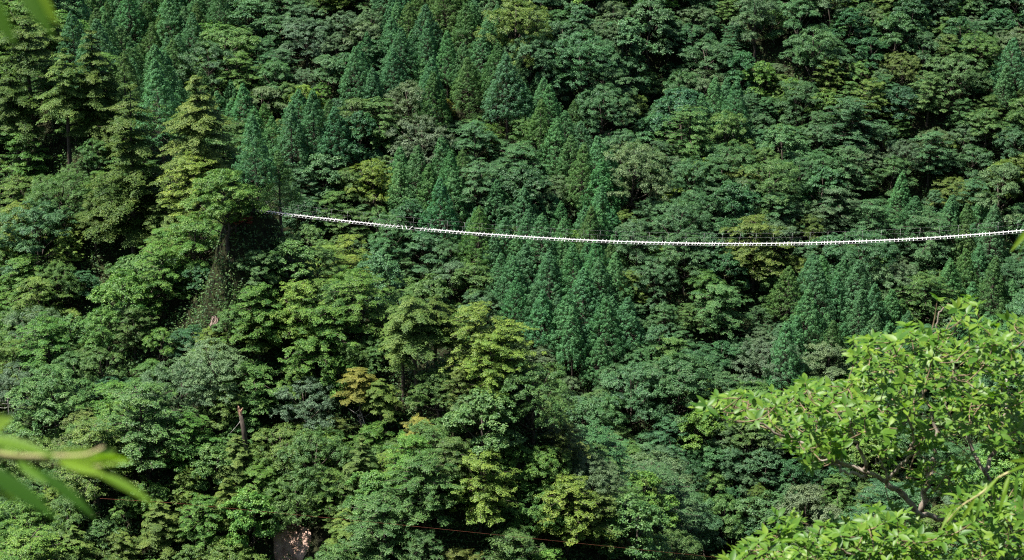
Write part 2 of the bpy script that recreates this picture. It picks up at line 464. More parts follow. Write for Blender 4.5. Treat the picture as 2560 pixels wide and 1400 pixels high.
KINDS = {
    'broad': [make_broad(11), make_broad(12, 4.2, 12.0, 9, 26), make_broad(13, 5.2, 13.5, 14, 24), make_broad(14, 3.9, 11.0, 9, 22, flat=.8), make_broad(15, 4.0, 13.5, 12, 20, flat=.7)],
    'coarse': [make_broad(21, 4.3, 12.5, 10, 22, 58, .7, .27, .17, .6, .42), make_broad(22, 4.8, 13.0, 12, 22, 58, .62, .28, .175, .62, .42), make_broad(23, 3.8, 11.5, 9, 22, 56, .75, .27, .17, .6, .45)],
    'tier': [make_tiered(31), make_tiered(32, 4.2, 11.5, 6), make_tiered(33, 5.3, 13.0, 8)],
    'cedar': [make_cedar(41), make_cedar(42, 3.1, 16.5), make_cedar(43, 3.9, 15.0, 520), make_cedar(44, 3.0, 13.5, 400), make_cedar(45, 4.0, 16.0, 540)],
    'hemlock': [make_hemlock(51), make_hemlock(52, 6.8, 24.0, .2, 1.45), make_hemlock(53, 5.6, 19.0, .25, 1.3)],
    'pine': [make_hemlock(61, 4.8, 17.0, .50, 1.3, .5, True, 210, keep=.85), make_hemlock(62, 5.2, 18.5, .56, 1.3, .45, True, 210, keep=.85)],
    'dense': [make_broad(71, 5.0, 12.0, 15, 30, 64, .6, .19, .10, .50, .34, .2), make_broad(72, 5.4, 12.5, 17, 30, 64, .55, .19, .10, .52, .34, .2), make_broad(73, 4.4, 11.0, 12, 30, 64, .7, .19, .10, .5, .36, .2)],
}
NAMES = {'broad': 'broadleaf_tree', 'coarse': 'large_leaved_tree', 'tier': 'tiered_tree', 'cedar': 'cedar_tree', 'hemlock': 'hemlock_tree',
         'pine': 'pine_tree', 'dense': 'dense_crowned_tree'}
PAL = {  # linear base colours: word -> colour
    'cool green': (0.062, 0.150, 0.058), 'deep green': (0.042, 0.120, 0.046), 'grey-green': (0.088, 0.158, 0.072), 'mid green': (0.078, 0.166, 0.044),
    'olive green': (0.098, 0.164, 0.036), 'fresh green': (0.086, 0.192, 0.036), 'yellow-green': (0.132, 0.220, 0.038), 'golden green': (0.18, 0.205, 0.04),
    'blue-green': (0.078, 0.205, 0.078), 'sea green': (0.096, 0.232, 0.084), 'dark olive': (0.064, 0.116, 0.022), 'pale khaki': (0.25, 0.24, 0.12), 'rust brown': (0.26, 0.075, 0.035),
}
placed = []                                    # x, y, radius
forest = []
def plant(kind, colour, px, py, size=1.0, hfac=1.0, jitter=.12, base=None, variant=None, rot=None):
    v = variant if variant is not None else random.randrange(len(KINDS[kind]))
    crown, trunk, H, Rr = KINDS[kind][v]
    if base is None:
        base = top_at(px, py, H * size * hfac)
    if base is None: return None
    root = bpy.data.objects.new(NAMES[kind], None); COL.objects.link(root)
    root.empty_display_size = .5
    root.location = base
    root.rotation_euler = (random.gauss(0, .02), random.gauss(0, .02), random.uniform(0, 6.28) if rot is None else rot)
    wide = 1.0 if kind in ('cedar', 'hemlock', 'pine') else 1.16
    root.scale = (size * wide * random.uniform(.9, 1.1), size * wide * random.uniform(.9, 1.1), size * hfac)
    cr = link('crown', crown, root); tk = link('trunk', trunk, root)
    c = np.array(PAL[colour]) * np.exp(rng.normal(0, jitter, 3) * np.array([.7, .35, .8])) * math.exp(random.gauss(0, jitter * .8))
    cr.color = (*np.clip(c, 0, .9), 1)
    # where it stands, told by the slope and the footbridge
    side = spur_z(np.array([base[0]]), np.array([base[1]]))[0]
    far = side < base[2] - 8
    bx, by = project(bridge_pt(0)); 
    t = (base[:2] - BR_0[:2]) @ BR_E
    qx, qy = project(np.array([base[0], base[1], base[2] + H * size * hfac * .8]))
    line = np.interp(qx, [p[0] for p in BRPX], [p[1] for p in BRPX])
    if far: where = 'on far slope above footbridge' if qy < line else 'on far slope below footbridge'
    else: where = 'on spur above bridge end' if qy < 540 else ('midway down the spur' if qy < 900 else 'low on the spur')
    forest.append(dict(o=root, kind=kind, colour=colour, where=where, xy=base[:2], height=H * size * hfac))
    placed.append((base[0], base[1], Rr * size))
    return root, base

# ------------------------------------------------------------------ where which kind grows (read from the photograph)
def inside(px, py, poly):
    c = False; n = len(poly)
    for i in range(n):
        x1, y1 = poly[i]; x2, y2 = poly[(i + 1) % n]
        if (y1 > py) != (y2 > py) and px < (x2 - x1) * (py - y1) / (y2 - y1) + x1: c = not c
    return c
CEDAR_ZONES = [
    [(120, -160), (620, -160), (480, 40), (450, 110), (560, 170), (640, 220), (715, 330), (700, 400), (640, 330), (560, 250), (430, 190), (280, 130), (190, 70)],
    [(950, -160), (1260, -160), (1250, 20), (1310, 120), (1410, 220), (1510, 320), (1550, 440), (1500, 450), (1420, 330), (1330, 260), (1250, 130), (1140, 190), (1080, 180), (1040, 130), (980, 130)],
    [(870, 70), (930, 60), (930, 170), (860, 160)], [(690, 220), (800, 210), (860, 300), (840, 330), (700, 300)],
    [(960, 350), (1150, 330), (1170, 420), (1100, 450), (980, 400)],
    [(1180, 440), (1330, 430), (1340, 520), (1480, 440), (1540, 470), (1540, 560), (1440, 560), (1370, 540), (1240, 540), (1150, 520)],
    [(1230, 580), (1540, 580), (1570, 740), (1540, 850), (1490, 840), (1390, 740), (1250, 680)],
    [(1750, 180), (1845, 180), (1860, 260), (1750, 270)],
    [(1960, 650), (2060, 620), (2150, 640), (2210, 680), (2280, 740), (2320, 860), (2140, 820), (1980, 830), (1940, 760)],
    [(2230, 420), (2290, 420), (2290, 500), (2240, 500)], [(2350, 480), (2480, 480), (2500, 560), (2360, 560)],
    [(2370, 600), (2480, 600), (2540, 700), (2540, 790), (2400, 780), (2380, 680)], [(1010, 0), (1080, 0), (1100, 150), (1000, 150)],
    [(2490, 90), (2540, 90), (2540, 170), (2480, 170)],
]
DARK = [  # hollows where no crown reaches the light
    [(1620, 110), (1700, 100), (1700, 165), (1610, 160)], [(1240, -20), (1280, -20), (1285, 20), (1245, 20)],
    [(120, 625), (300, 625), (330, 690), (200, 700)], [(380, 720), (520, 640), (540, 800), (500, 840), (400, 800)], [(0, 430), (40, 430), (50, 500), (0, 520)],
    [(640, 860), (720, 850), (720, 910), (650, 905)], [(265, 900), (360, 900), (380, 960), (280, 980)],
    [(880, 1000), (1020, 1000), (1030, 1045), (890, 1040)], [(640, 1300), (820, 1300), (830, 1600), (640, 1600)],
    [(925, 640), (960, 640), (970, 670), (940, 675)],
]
SPUR_EDGE = [(-200, -300), (100, -60), (180, 60), (420, 190), (560, 270), (640, 400), (700, 500), (950, 640), (1270, 745), (1330, 900), (1450, 1040), (1560, 1180), (1700, 1300), (1900, 1450), (2300, 1800)]
def on_spur(px, py):
    return px < np.interp(py, [p[1] for p in SPUR_EDGE], [p[0] for p in SPUR_EDGE])

# singled-out trees: kind, colour, top pixel, size
SPECIAL = [
    ('hemlock', 'dark olive', 222, 78, 0.95, .95, 0), ('hemlock', 'dark olive', 302, 210, 1.2, 1.0, 1), ('hemlock', 'olive green', 490, 190, 1.15, .9, 2),
    ('pine', 'olive green', 150, 135, 1.05, 1.15, 0), ('pine', 'dark olive', 62, 40, 1.1, 1.1, 1), ('pine', 'dark olive', 30, 180, 1.0, 1.0, 0),
    ('hemlock', 'olive green', 120, 20, .8, .9, 2), ('tier', 'yellow-green', 480, 388, .95, 1.0, 0), ('tier', 'fresh green', 60, 330, .9, 1.0, 1),
    ('broad', 'fresh green', 560, 430, .9, 1.0, 0), ('tier', 'yellow-green', 585, 480, .5, .9, 1), ('tier', 'fresh green', 400, 612, .85, 1.0, 2),
    ('dense', 'grey-green', 70, 770, .85, 1.0, 0), ('dense', 'mid green', 150, 430, .8, 1.0, 1), ('broad', 'cool green', 90, 500, .9, 1.0, 2),
    ('pine', 'dark olive', 230, 490, .62, .9, 0), ('pine', 'olive green', 1040, 742, .85, 1.0, 1), ('pine', 'olive green', 1005, 790, .72, 1.0, 0), ('pine', 'dark olive', 1085, 750, .75, .95, 0),
    ('tier', 'yellow-green', 1190, 765, .85, 1.0, 0), ('tier', 'yellow-green', 1270, 800, .8, 1.0, 1), ('tier', 'yellow-green', 1220, 850, .75, 1.0, 2),
    ('dense', 'grey-green', 440, 905, .8, 1.0, 1), ('dense', 'mid green', 240, 1045, .8, 1.0, 0), ('hemlock', 'olive green', 590, 1085, .62, .62, 0),
    ('dense', 'mid green', 780, 1080, .78, 1.0, 1), ('dense', 'mid green', 740, 1190, .7, 1.0, 0), ('tier', 'mid green', 1060, 1145, .86, 1.0, 0), ('tier', 'yellow-green', 1200, 1145, .84, 1.0, 2),
    ('pine', 'golden green', 900, 925, .62, .8, 1), ('pine', 'olive green', 950, 960, .6, .8, 0), ('tier', 'golden green', 1050, 1040, .55, .9, 1),
    ('broad', 'fresh green', 50, 1240, .8, 1.0, 0), ('tier', 'fresh green', 640, 700, .85, 1.0, 0), ('coarse', 'fresh green', 300, 680, .9, 1.0, 1),
    ('hemlock', 'dark olive', 640, 740, .62, .7, 2), ('tier', 'yellow-green', 860, 590, .8, 1.0, 1), ('tier', 'fresh green', 900, 690, .85, 1.0, 0), ('tier', 'fresh green', 800, 760, .85, 1.0, 2),
    ('tier', 'yellow-green', 1420, 1190, .85, 1.0, 0), ('tier', 'olive green', 1500, 1230, .8, 1.0, 1), ('hemlock', 'olive green', 400, 1260, .6, .7, 2),
    ('broad', 'yellow-green', 930, 395, .85, 1.0, 0), ('tier', 'golden green', 1110, 250, .42, .9, 0), ('broad', 'golden green', 980, 10, .32, .9, 3),
    ('coarse', 'fresh green', 1900, 155, .7, 1.1, 0), ('cedar', 'sea green', 1785, 190, .85, 1.0, 1), ('cedar', 'blue-green', 1815, 200, .8, 1.0, 3),
    ('coarse', 'yellow-green', 1690, 470, .62, .8, 0), ('dense', 'cool green', 1700, 500, .95, 1.0, 1), ('dense', 'cool green', 1640, 640, .8, 1.0, 0),
    ('tier', 'cool green', 2180, 500, .95, 1.0, 2), ('tier', 'grey-green', 2090, 470, .9, 1.0, 0), ('tier', 'cool green', 2330, 330, .9, 1.0, 1),
    ('dense', 'mid green', 1930, 400, .95, 1.0, 0), ('broad', 'pale khaki', 1650, 1260, .42, .9, 3), ('broad', 'rust brown', 608, 530, .24, .8, 3),
    ('dense', 'deep green', 1720, 1140, .7, 1.0, 1), ('tier', 'pale khaki', 720, 50, .45, .9, 1), ('coarse', 'yellow-green', 1790, 940, .55, .9, 1),
    ('cedar', 'blue-green', 2190, 700, .92, 1.0, 1), ('cedar', 'sea green', 2230, 722, .9, 1.0, 3), ('cedar', 'blue-green', 2045, 640, .95, 1.0, 0), ('cedar', 'blue-green', 2150, 650, .95, 1.0, 2),
    ('cedar', 'sea green', 2378, 495, .72, 1.0, 1), ('cedar', 'sea green', 2455, 490, .75, 1.0, 3), ('cedar', 'sea green', 2252, 425, .8, 1.0, 1),
    ('cedar', 'sea green', 1110, 340, .85, 1.0, 0), ('cedar', 'sea green', 1000, 365, .8, 1.0, 1), ('cedar', 'blue-green', 1000, 65, .9, 1.0, 2), ('cedar', 'blue-green', 890, 115, .85, 1.0, 4),
    ('cedar', 'blue-green', 740, 225, .85, 1.0, 4), ('cedar', 'blue-green', 1990, 785, .85, 1.0, 3), ('cedar', 'blue-green', 1505, 640, .95, 1.0, 0), ('cedar', 'blue-green', 1500, 455, .85, 1.0, 1),
    ('cedar', 'blue-green', 1310, 470, .85, 1.0, 4), ('cedar', 'blue-green', 1240, 450, .85, 1.0, 2), ('cedar', 'blue-green', 1500, 840, .75, 1.0, 0),
]
for k, c, px, py, s, hf, v in SPECIAL:
    plant(k, c, px, py, s, hf, .05, variant=v)

FAR_MIX = [('broad', 'cool green', 18), ('broad', 'grey-green', 8), ('broad', 'mid green', 8), ('coarse', 'deep green', 10), ('coarse', 'cool green', 8), ('tier', 'cool green', 14),
           ('tier', 'mid green', 8), ('tier', 'olive green', 3), ('dense', 'cool green', 10), ('dense', 'grey-green', 7), ('dense', 'olive green', 3), ('broad', 'yellow-green', 1), ('coarse', 'fresh green', 3)]  # cooler greens put the far slope's bluish haze into the leaf colour
SPUR_MIX = [('broad', 'fresh green', 8), ('broad', 'mid green', 14), ('tier', 'fresh green', 12), ('tier', 'yellow-green', 5), ('tier', 'mid green', 10), ('tier', 'olive green', 9), ('dense', 'mid green', 12),
            ('dense', 'olive green', 7), ('dense', 'grey-green', 4), ('hemlock', 'olive green', 4), ('coarse', 'mid green', 7), ('coarse', 'fresh green', 3)]
def choose(mix):
    r = random.uniform(0, sum(m[2] for m in mix))
    for k, c, w in mix:
        r -= w
        if r <= 0: return k, c
    return mix[-1][:2]
# places the photograph shows uncovered: pixel and how far behind it things may stand
CLEAR = [(px, py, 400 if False else float((BR_0[:2] + BR_E * on_bridge_plane(px, py)[0])[1])) for px, py in BRPX if px < 1000] + [(720, 536, 255.), (745, 539, 255.)]
for px, py, h in [(600, 1020, 7), (605, 1050, 5), (610, 1085, 2.5), (705, 1385, 0), (725, 1360, 0), (755, 1380, 0), (735, 1340, 0), (460, 760, 0), (500, 720, 0), (430, 800, 0), (490, 800, 0), (530, 800, 2), (250, 680, 0), (200, 670, 0), (320, 940, 0),
                  (1010, 900, 0), (1040, 850, 0), (1075, 850, 0), (165, 300, 4), (180, 360, 2), (310, 480, 4), (300, 350, 6), (490, 300, 6), (10, 1000, 5), (680, 890, 0), (920, 1040, 2), (960, 1030, 2), (1660, 150, 0)]:
    c = top_at(px, py, h)
    if c is not None: CLEAR.append((px, py, c[1] - 1.0))
CLEAR = np.array(CLEAR)
def hides(b, r, h):
    qx, qy = project(np.array([b[0], b[1], b[2] + h * .58])); k = F / (b[1] * 1.08)
    return bool(np.any((CLEAR[:, 2] > b[1]) & (((CLEAR[:, 0] - qx) / (r * k)) ** 2 + ((CLEAR[:, 1] - qy) / (h * .45 * k)) ** 2 < 1)))
counts = {}
LIMIT = 295
def fill(n_try, only=None):
    for _ in range(n_try):
        px = random.uniform(-170, 2730); py = random.uniform(-170, 1560)
        dark = any(inside(px, py, z) for z in DARK)
        ced = any(inside(px, py, z) for z in CEDAR_ZONES)
        if only == 'cedar' and not ced: continue
        if ced:
            kind, colour = 'cedar', random.choice(['blue-green', 'blue-green', 'sea green', 'mid green'])
            size = random.uniform(.62, 1.05); hf = random.uniform(.9, 1.1)
        else:
            kind, colour = choose(SPUR_MIX if on_spur(px, py) else FAR_MIX)
            size = random.choice([.5, .6, .7, .8, .9, 1.0, 1.15]); hf = random.uniform(.75, 1.05)
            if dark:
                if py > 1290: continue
                kind, colour, size, hf = 'coarse', 'deep green', .5, .7  # darker green leaves paint extra shade into the hollows
            if kind == 'hemlock': size *= .7; hf = .8
        if counts.get(kind, 0) >= (330 if kind == 'cedar' else LIMIT): continue
        v = random.randrange(len(KINDS[kind])); H, Rr = KINDS[kind][v][2:]
        b = top_at(px, py, H * size * hf)
        if b is None or b[1] < 150: continue
        P = np.array(placed); rr = Rr * size
        d = np.hypot(P[:, 0] - b[0], P[:, 1] - b[1])
        f = .50 if kind == 'cedar' else .50
        if np.any(d < (P[:, 2] + rr) * f): continue
        if math.hypot(b[0] - _e[0], b[1] - _e[1]) < 9 and kind != 'cedar' and H * size * hf > 7: continue
        if hides(b, rr * 1.16, H * size * hf): continue
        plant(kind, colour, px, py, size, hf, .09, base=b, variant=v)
        counts[kind] = counts.get(kind, 0) + 1
fill(3500, 'cedar')
fill(15000)
print('TREES', len(placed), counts)

SHORT = {'broad': 'broadleaf tree', 'coarse': 'coarse-leaved tree', 'tier': 'tiered tree', 'cedar': 'pointed cedar', 'hemlock': 'plated conifer', 'pine': 'flat-topped conifer', 'dense': 'fine-leaved domed tree'}
XY = np.array([f['xy'] for f in forest]); HT = {}
for k in KINDS:
    hs_ = [f['height'] for f in forest if f['kind'] == k]
    HT[k] = (np.percentile(hs_, 30), np.percentile(hs_, 70)) if hs_ else (0, 0)
for i, f in enumerate(forest):
    d = np.hypot(*(XY - f['xy']).T)
    nb = next(forest[j] for j in np.argsort(d)[1:] if (forest[j]['kind'], forest[j]['colour']) != (f['kind'], f['colour']))
    lo, hi = HT[f['kind']]
    big = 'small' if f['height'] < lo else 'tall' if f['height'] > hi else ''
    lab = ' '.join(f"{big} {f['colour']} {SHORT[f['kind']]} {f['where']} beside {nb['colour']} {SHORT[nb['kind']].split()[-2]} {SHORT[nb['kind']].split()[-1]}".split())
    tag(f['o'], lab, 'tree', lab)

# ------------------------------------------------------------------ undergrowth below and between the trees
def undergrowth(n):
    px = rng.uniform(-200, 2760, n); py = rng.uniform(-200, 1600, n)
    keep = ~((px > 655) & (px < 830) & (py > 1285) & (py < 1425)); px = px[keep]; py = py[keep]
    D3 = np.array([ray(a, b) for a, b in zip(px, py)]); ys = np.arange(160, 520, 3.0)
    gap = D3[:, 2:3] * ys - ground_z(D3[:, 0:1] * ys, np.broadcast_to(ys, (len(D3), len(ys))))
    i = np.argmax(gap < 0, 1); ok = gap[np.arange(len(D3)), i] < 0
    yy = ys[i[ok]] - rng.uniform(0, 4, ok.sum())
    pts = np.stack([D3[ok, 0] * yy, yy], 1)
    z = ground_z(pts[:, 0], pts[:, 1])
    K = 26; N = len(pts)
    rad = rng.uniform(.5, 1.3, N)
    off = rng.normal(0, 1, (N, K, 3)) * (rad[:, None, None] * np.array([.8, .8, .75]))
    off[..., 2] = np.abs(off[..., 2]) + .1
    c = np.concatenate([pts, z[:, None]], 1)[:, None] + off
    nn = rng.normal(0, .5, (N, K, 3)) + np.array([0, 0, 1.0])
    d = rng.normal(0, 1, (N, K, 3))
    q = leaf_quads(c.reshape(-1, 3), nn.reshape(-1, 3), d.reshape(-1, 3), rng.uniform(.25, .5, N * K), rng.uniform(.14, .26, N * K))
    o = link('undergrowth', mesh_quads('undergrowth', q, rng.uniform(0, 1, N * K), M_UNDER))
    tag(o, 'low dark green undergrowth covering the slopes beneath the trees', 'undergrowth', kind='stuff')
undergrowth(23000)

# ------------------------------------------------------------------ bare earth, rock face
o, _ = ground_patch('earth_bank', 728, 1372, 6.5, 8.0, M_EARTH, .12, 3, .6)
tag(o, 'bare reddish earth bank low on the spur', None, kind='structure')

def boulder(name, px, py, w, h, d, label, seed):
    c = top_at(px, py, h * .6); g = np.random.default_rng(seed)
    nu, nv = 26, 20; v = []; f = []
    for j in range(nv + 1):
        for i in range(nu):
            a = 2 * math.pi * i / nu; b = math.pi * j / nv - math.pi / 2
            s = .8 + .45 * vnoise(math.cos(a) * 2 + seed, math.sin(a) * 2 + 3 * b, .8, seed) + .35 * vnoise(math.cos(a) * 4 + seed, math.sin(a) * 4 + 9 * b, .8, seed + 1)
            v.append((w * .5 * math.cos(b) ** .6 * math.cos(a) * s, d * .5 * math.cos(b) ** .6 * math.sin(a) * s, h * .5 * math.sin(b) * (.9 + .2 * s) + h * .3))
    for j in range(nv):
        for i in range(nu):
            f.append((j * nu + i, j * nu + (i + 1) % nu, (j + 1) * nu + (i + 1) % nu, (j + 1) * nu + i))
    me = bpy.data.meshes.new(name); me.from_pydata(v, [], f); me.materials.append(M_ROCK)
    o = link(name, me); o.location = c
    return tag(o, label, 'rock')
boulder('rock_outcrop', 538, 812, 1.7, 5.5, 2.6, 'narrow pale rock outcrop beside the dark hollow on the spur', 4)
boulder('rock_outcrop', 1512, 335, 2.6, 3.0, 2.5, 'small pinkish rock outcrop among trees on the far slope', 9)

# ------------------------------------------------------------------ dead wood
def dead_tree(px, py, h, label, forks, seed, lean=(0, 0), name='dead_tree', r0=.22):
    g = np.random.default_rng(seed)
    base = top_at(px, py, h)
    root = bpy.data.objects.new(name, None); COL.objects.link(root); root.location = base
    tb = Tube(); top = np.array([lean[0], lean[1], h])
    pts = np.array([[0, 0, -1.0], [0, 0, 0], top * .5 + [g.normal(0, .1), 0, 0], top])
    tb.add(pts, [r0 * 1.2, r0, r0 * .75, r0 * .35], 8)
    link('trunk', tb.mesh('trunk', M_DEAD), root)
    for k in range(forks):
        t = g.uniform(.5, .98); a = g.uniform(0, 6.28); ln = g.uniform(.9, 2.3)
        st = top * t; en = st + np.array([math.cos(a) * ln, math.sin(a) * ln * .5, g.uniform(-.1, .9) * ln * .6])
        br = Tube(); c = curve(st, en, np.array([0, 0, -.25]), 5, g); br.add(c, np.linspace(r0 * .38, .025, 5), 6)
        br.add(curve(c[2], c[2] + g.normal(0, .5, 3) + [0, 0, .35], np.array([0, 0, .05]), 3, g), [.035, .025, .012], 5)
        link('branch', br.mesh('branch', M_DEAD), root)
    tag(root, label, 'dead tree')
    return root
# broken snag
sb = top_at(598, 1008, 10.0)
snag = bpy.data.objects.new('broken_snag', None); COL.objects.link(snag); snag.location = sb; SU = 2.4
tb = Tube(); tb.add([[.75, 0, -1.2], [.65, 0, 0], [.45, 0, 3.5 + SU], [.12, 0, 6.2 + SU]], [.46, .40, .33, .25], 9)
link('trunk', tb.mesh('trunk', M_BARK), snag)
tb = Tube(); tb.add([[.12, 0, 6.1 + SU], [.0, 0, 6.8 + SU], [-.1, .02, 7.45 + SU]], [.24, .2, .06], 6); tb.add([[.12, -.05, 6.2 + SU], [.25, -.05, 6.9 + SU], [.42, -.1, 7.25 + SU]], [.15, .13, .04], 5)
tb.add([[-.02, -.1, 6.1 + SU], [-.16, -.1, 6.7 + SU], [-.2, -.1, 7.7 + SU]], [.10, .06, .01], 5)
o = link('splintered_top', tb.mesh('splintered_top', M_RUSTWOOD, False), snag); o['label'] = 'pale reddish splintered wood at the break'
tb = Tube(); tb.add(curve(np.array([.2, 0, 5.6 + SU]), np.array([-1.5, -.3, 3.6 + SU]), np.array([.1, 0, -.1]), 5, rng), [.06, .05, .04, .03, .015], 5)
link('branch', tb.mesh('branch', M_DEAD), snag)
tag(snag, 'broken dead trunk with splintered reddish top rising from low trees', 'dead tree')
dead_tree(915, 1040, 4.0, 'bleached bare branches in the dark hollow under golden conifers', 7, 3, (-.6, 0), r0=.10)
dead_tree(14, 992, 7.0, 'pale forked dead branch above the blurred chestnut leaves', 5, 7, (.3, 0), r0=.10)
dead_tree(1845, 285, 9.5, 'thin bare grey twiggy tree beside the two pointed cedars', 9, 11, (.2, 0), r0=.10)

# ------------------------------------------------------------------ suspension footbridge
bridge = bpy.data.objects.new('suspension_footbridge', None); COL.objects.link(bridge)
b0 = bridge_pt(T_LEFT); bridge.location = b0
tag(bridge, 'long narrow suspension footbridge of white planks sagging across the valley', 'footbridge')
def to_b(p): return np.asarray(p) - b0
def box_mesh(name, sx, sy, sz, mat, bev=.012):
    v = []; f = []
    for z in (-1, 1):
        k = 1
        for x, y in ((-1, -1), (1, -1), (1, 1), (-1, 1)): v.append((x * sx / 2, y * sy / 2, z * (sz / 2 - bev)))
    for z in (-1, 1):
        for x, y in ((-1, -1), (1, -1), (1, 1), (-1, 1)): v.append((x * (sx / 2 - bev), y * (sy / 2 - bev), z * sz / 2))
    f += [(0, 1, 5, 4), (1, 2, 6, 5), (2, 3, 7, 6), (3, 0, 4, 7)]
    f += [(4, 5, 13, 12), (5, 6, 14, 13), (6, 7, 15, 14), (7, 4, 12, 15), (12, 13, 14, 15)]
    f += [(1, 0, 8, 9), (2, 1, 9, 10), (3, 2, 10, 11), (0, 3, 11, 8), (11, 10, 9, 8)]
    me = bpy.data.meshes.new(name); me.from_pydata(v, [], f); me.materials.append(mat); return me
px2t = lambda px: float(np.interp(px, [p[0] for p in BRPX], _bt[:, 0]))
def slope(t): return math.atan(np.polyval(np.polyder(BRC), t))
yaw = math.atan2(BR_E[1], BR_E[0])
plank_me = box_mesh('cross_plank', .075, 1.3, .045, M_PLANK)
t = T_RIGHT; n_pl = 0
g1, g2 = px2t(1075), px2t(955)
while t < T_LEFT - .4:
    if not (px2t(1046) < t < px2t(996)):
        o = link('cross_plank', plank_me, bridge)
        o.location = to_b(bridge_pt(t, random.gauss(0, .04), .0))
        o.rotation_euler = (random.gauss(0, .03), -slope(t), yaw + random.gauss(0, .05))
        o.scale = (random.choice([.8, 1, 1, 1.25]), random.uniform(.86, 1.08), 1); n_pl += 1
    t += .50 * random.choice([.7, .95, 1, 1, 1.1, 1.25])
for px, ya in ((1006, .35), (1016, .38), (1027, -.12)):
    o = link('cross_plank', plank_me, bridge); o.location = to_b(bridge_pt(px2t(px))); o.rotation_euler = (0, -slope(px2t(px)), yaw + ya); o.scale = (1.35, 1.05, 1)
def board(t0, t1, side, w):
    L = math.hypot(t1 - t0, float(np.polyval(BRC, t1) - np.polyval(BRC, t0)))
    me = box_mesh('deck_board', L, w, .045, M_PLANK)
    o = link('deck_board', me, bridge); tm = (t0 + t1) / 2
    o.location = to_b((bridge_pt(t0) + bridge_pt(t1)) / 2 + np.array([BR_N[0] * side, BR_N[1] * side, .050]))
    o.rotation_euler = (0, -slope(tm), yaw)
t = T_RIGHT
while t < T_LEFT - .5:
    L = min(random.choice([3.6, 4.0, 4.0]), T_LEFT - t)
    t0, t1 = t + .012, t + L - .012
    for side in (-.07, .07):
        a, b = t0, t1
        lo, hi = px2t(1036), px2t(1001)                     # missing boards
        if side > 0: lo, hi = px2t(1075), px2t(950)
        if b > lo and a < hi:
            if a < lo - .5: board(a, lo, side, .125)
            if b > hi + .5: board(hi, b, side, .125)
        else: board(a, b, side + random.gauss(0, .01), random.uniform(.12, .13))
    t += L
ts = np.linspace(T_RIGHT, T_LEFT, 60)
for side in (-.48, .48):
    tb = Tube(); tb.add([to_b(bridge_pt(q, side, -.045)) for q in ts], [.010] * 60, 6)
    link('deck_cable', tb.mesh('deck_cable', M_CABLE), bridge)
for side in (-.78, .78):
    tb = Tube(); tb.add([to_b(bridge_pt(q, side, 1.15)) for q in ts], [.003] * 60, 6)
    link('hand_cable', tb.mesh('hand_cable', M_CABLE), bridge)
t = T_RIGHT + 1.0
while t < T_LEFT:
    for side in (-1, 1):
        tb = Tube(); k = random.gauss(0, .06)
        tb.add([to_b(bridge_pt(t, side * .62, -.03)), to_b(bridge_pt(t + k, side * .78, 1.16))], [.0065, .006], 5)
        link('hanger', tb.mesh('hanger', M_HANGER), bridge)
    t += random.uniform(2.05, 2.45)
# anchor posts at both ends
for tt in (T_LEFT, T_RIGHT):
    for side in (-.78, .78):
        p = bridge_pt(tt, side); zt = float(ground_z(p[0], p[1]))
        tb = Tube(); tb.add([to_b([p[0], p[1], min(zt - .6, p[2] - .3)]), to_b([p[0], p[1], p[2] + 1.2])], [.07, .06], 8)
        link('anchor_post', tb.mesh('anchor_post', M_BARK), bridge)
# rusty cable strung low across the spur
cps = [at(250, 1246, 196), at(430, 1257, 193), at(700, 1283, 190), at(1000, 1312, 189), at(1300, 1343, 190), at(1600, 1374, 193), at(1850, 1399, 196), at(2150, 1428, 202), at(2500, 1462, 214)]
tb = Tube(); tb.add(cps, [.009] * len(cps), 6)
wire = link('rusty_cable', tb.mesh('rusty_cable', M_RUST))
tag(wire, 'thin rusty cable strung in front of the trees low on the spur', 'cable')

# ------------------------------------------------------------------ foreground leaf shapes
def leaf_mesh(name, segs, width, belly, fold, curl, mat, petiole=.06):
    v = []; f = []
    for i in range(segs + 1):
        t = i / segs
        w = width * .5 * (math.sin(math.pi * t ** belly) ** .85) if 0 < t < 1 else 0.004
        z = -curl * t * t
        y = petiole + t * (1 - petiole)
        v += [(-w, y, z + fold * w), (0, y, z), (w, y, z + fold * w)]
    for i in range(segs):
        a = i * 3
        f += [(a, a + 1, a + 4, a + 3), (a + 1, a + 2, a + 5, a + 4)]
    k = len(v); v += [(-.008, 0, 0), (.008, 0, 0), (.008, petiole + .02, 0), (-.008, petiole + .02, 0)]; f.append((k, k + 1, k + 2, k + 3))
    me = bpy.data.meshes.new(name); me.from_pydata(v, [], f); me.materials.append(mat)
    me.polygons.foreach_set('use_smooth', [True] * len(f))
    return me, np.array(v), f

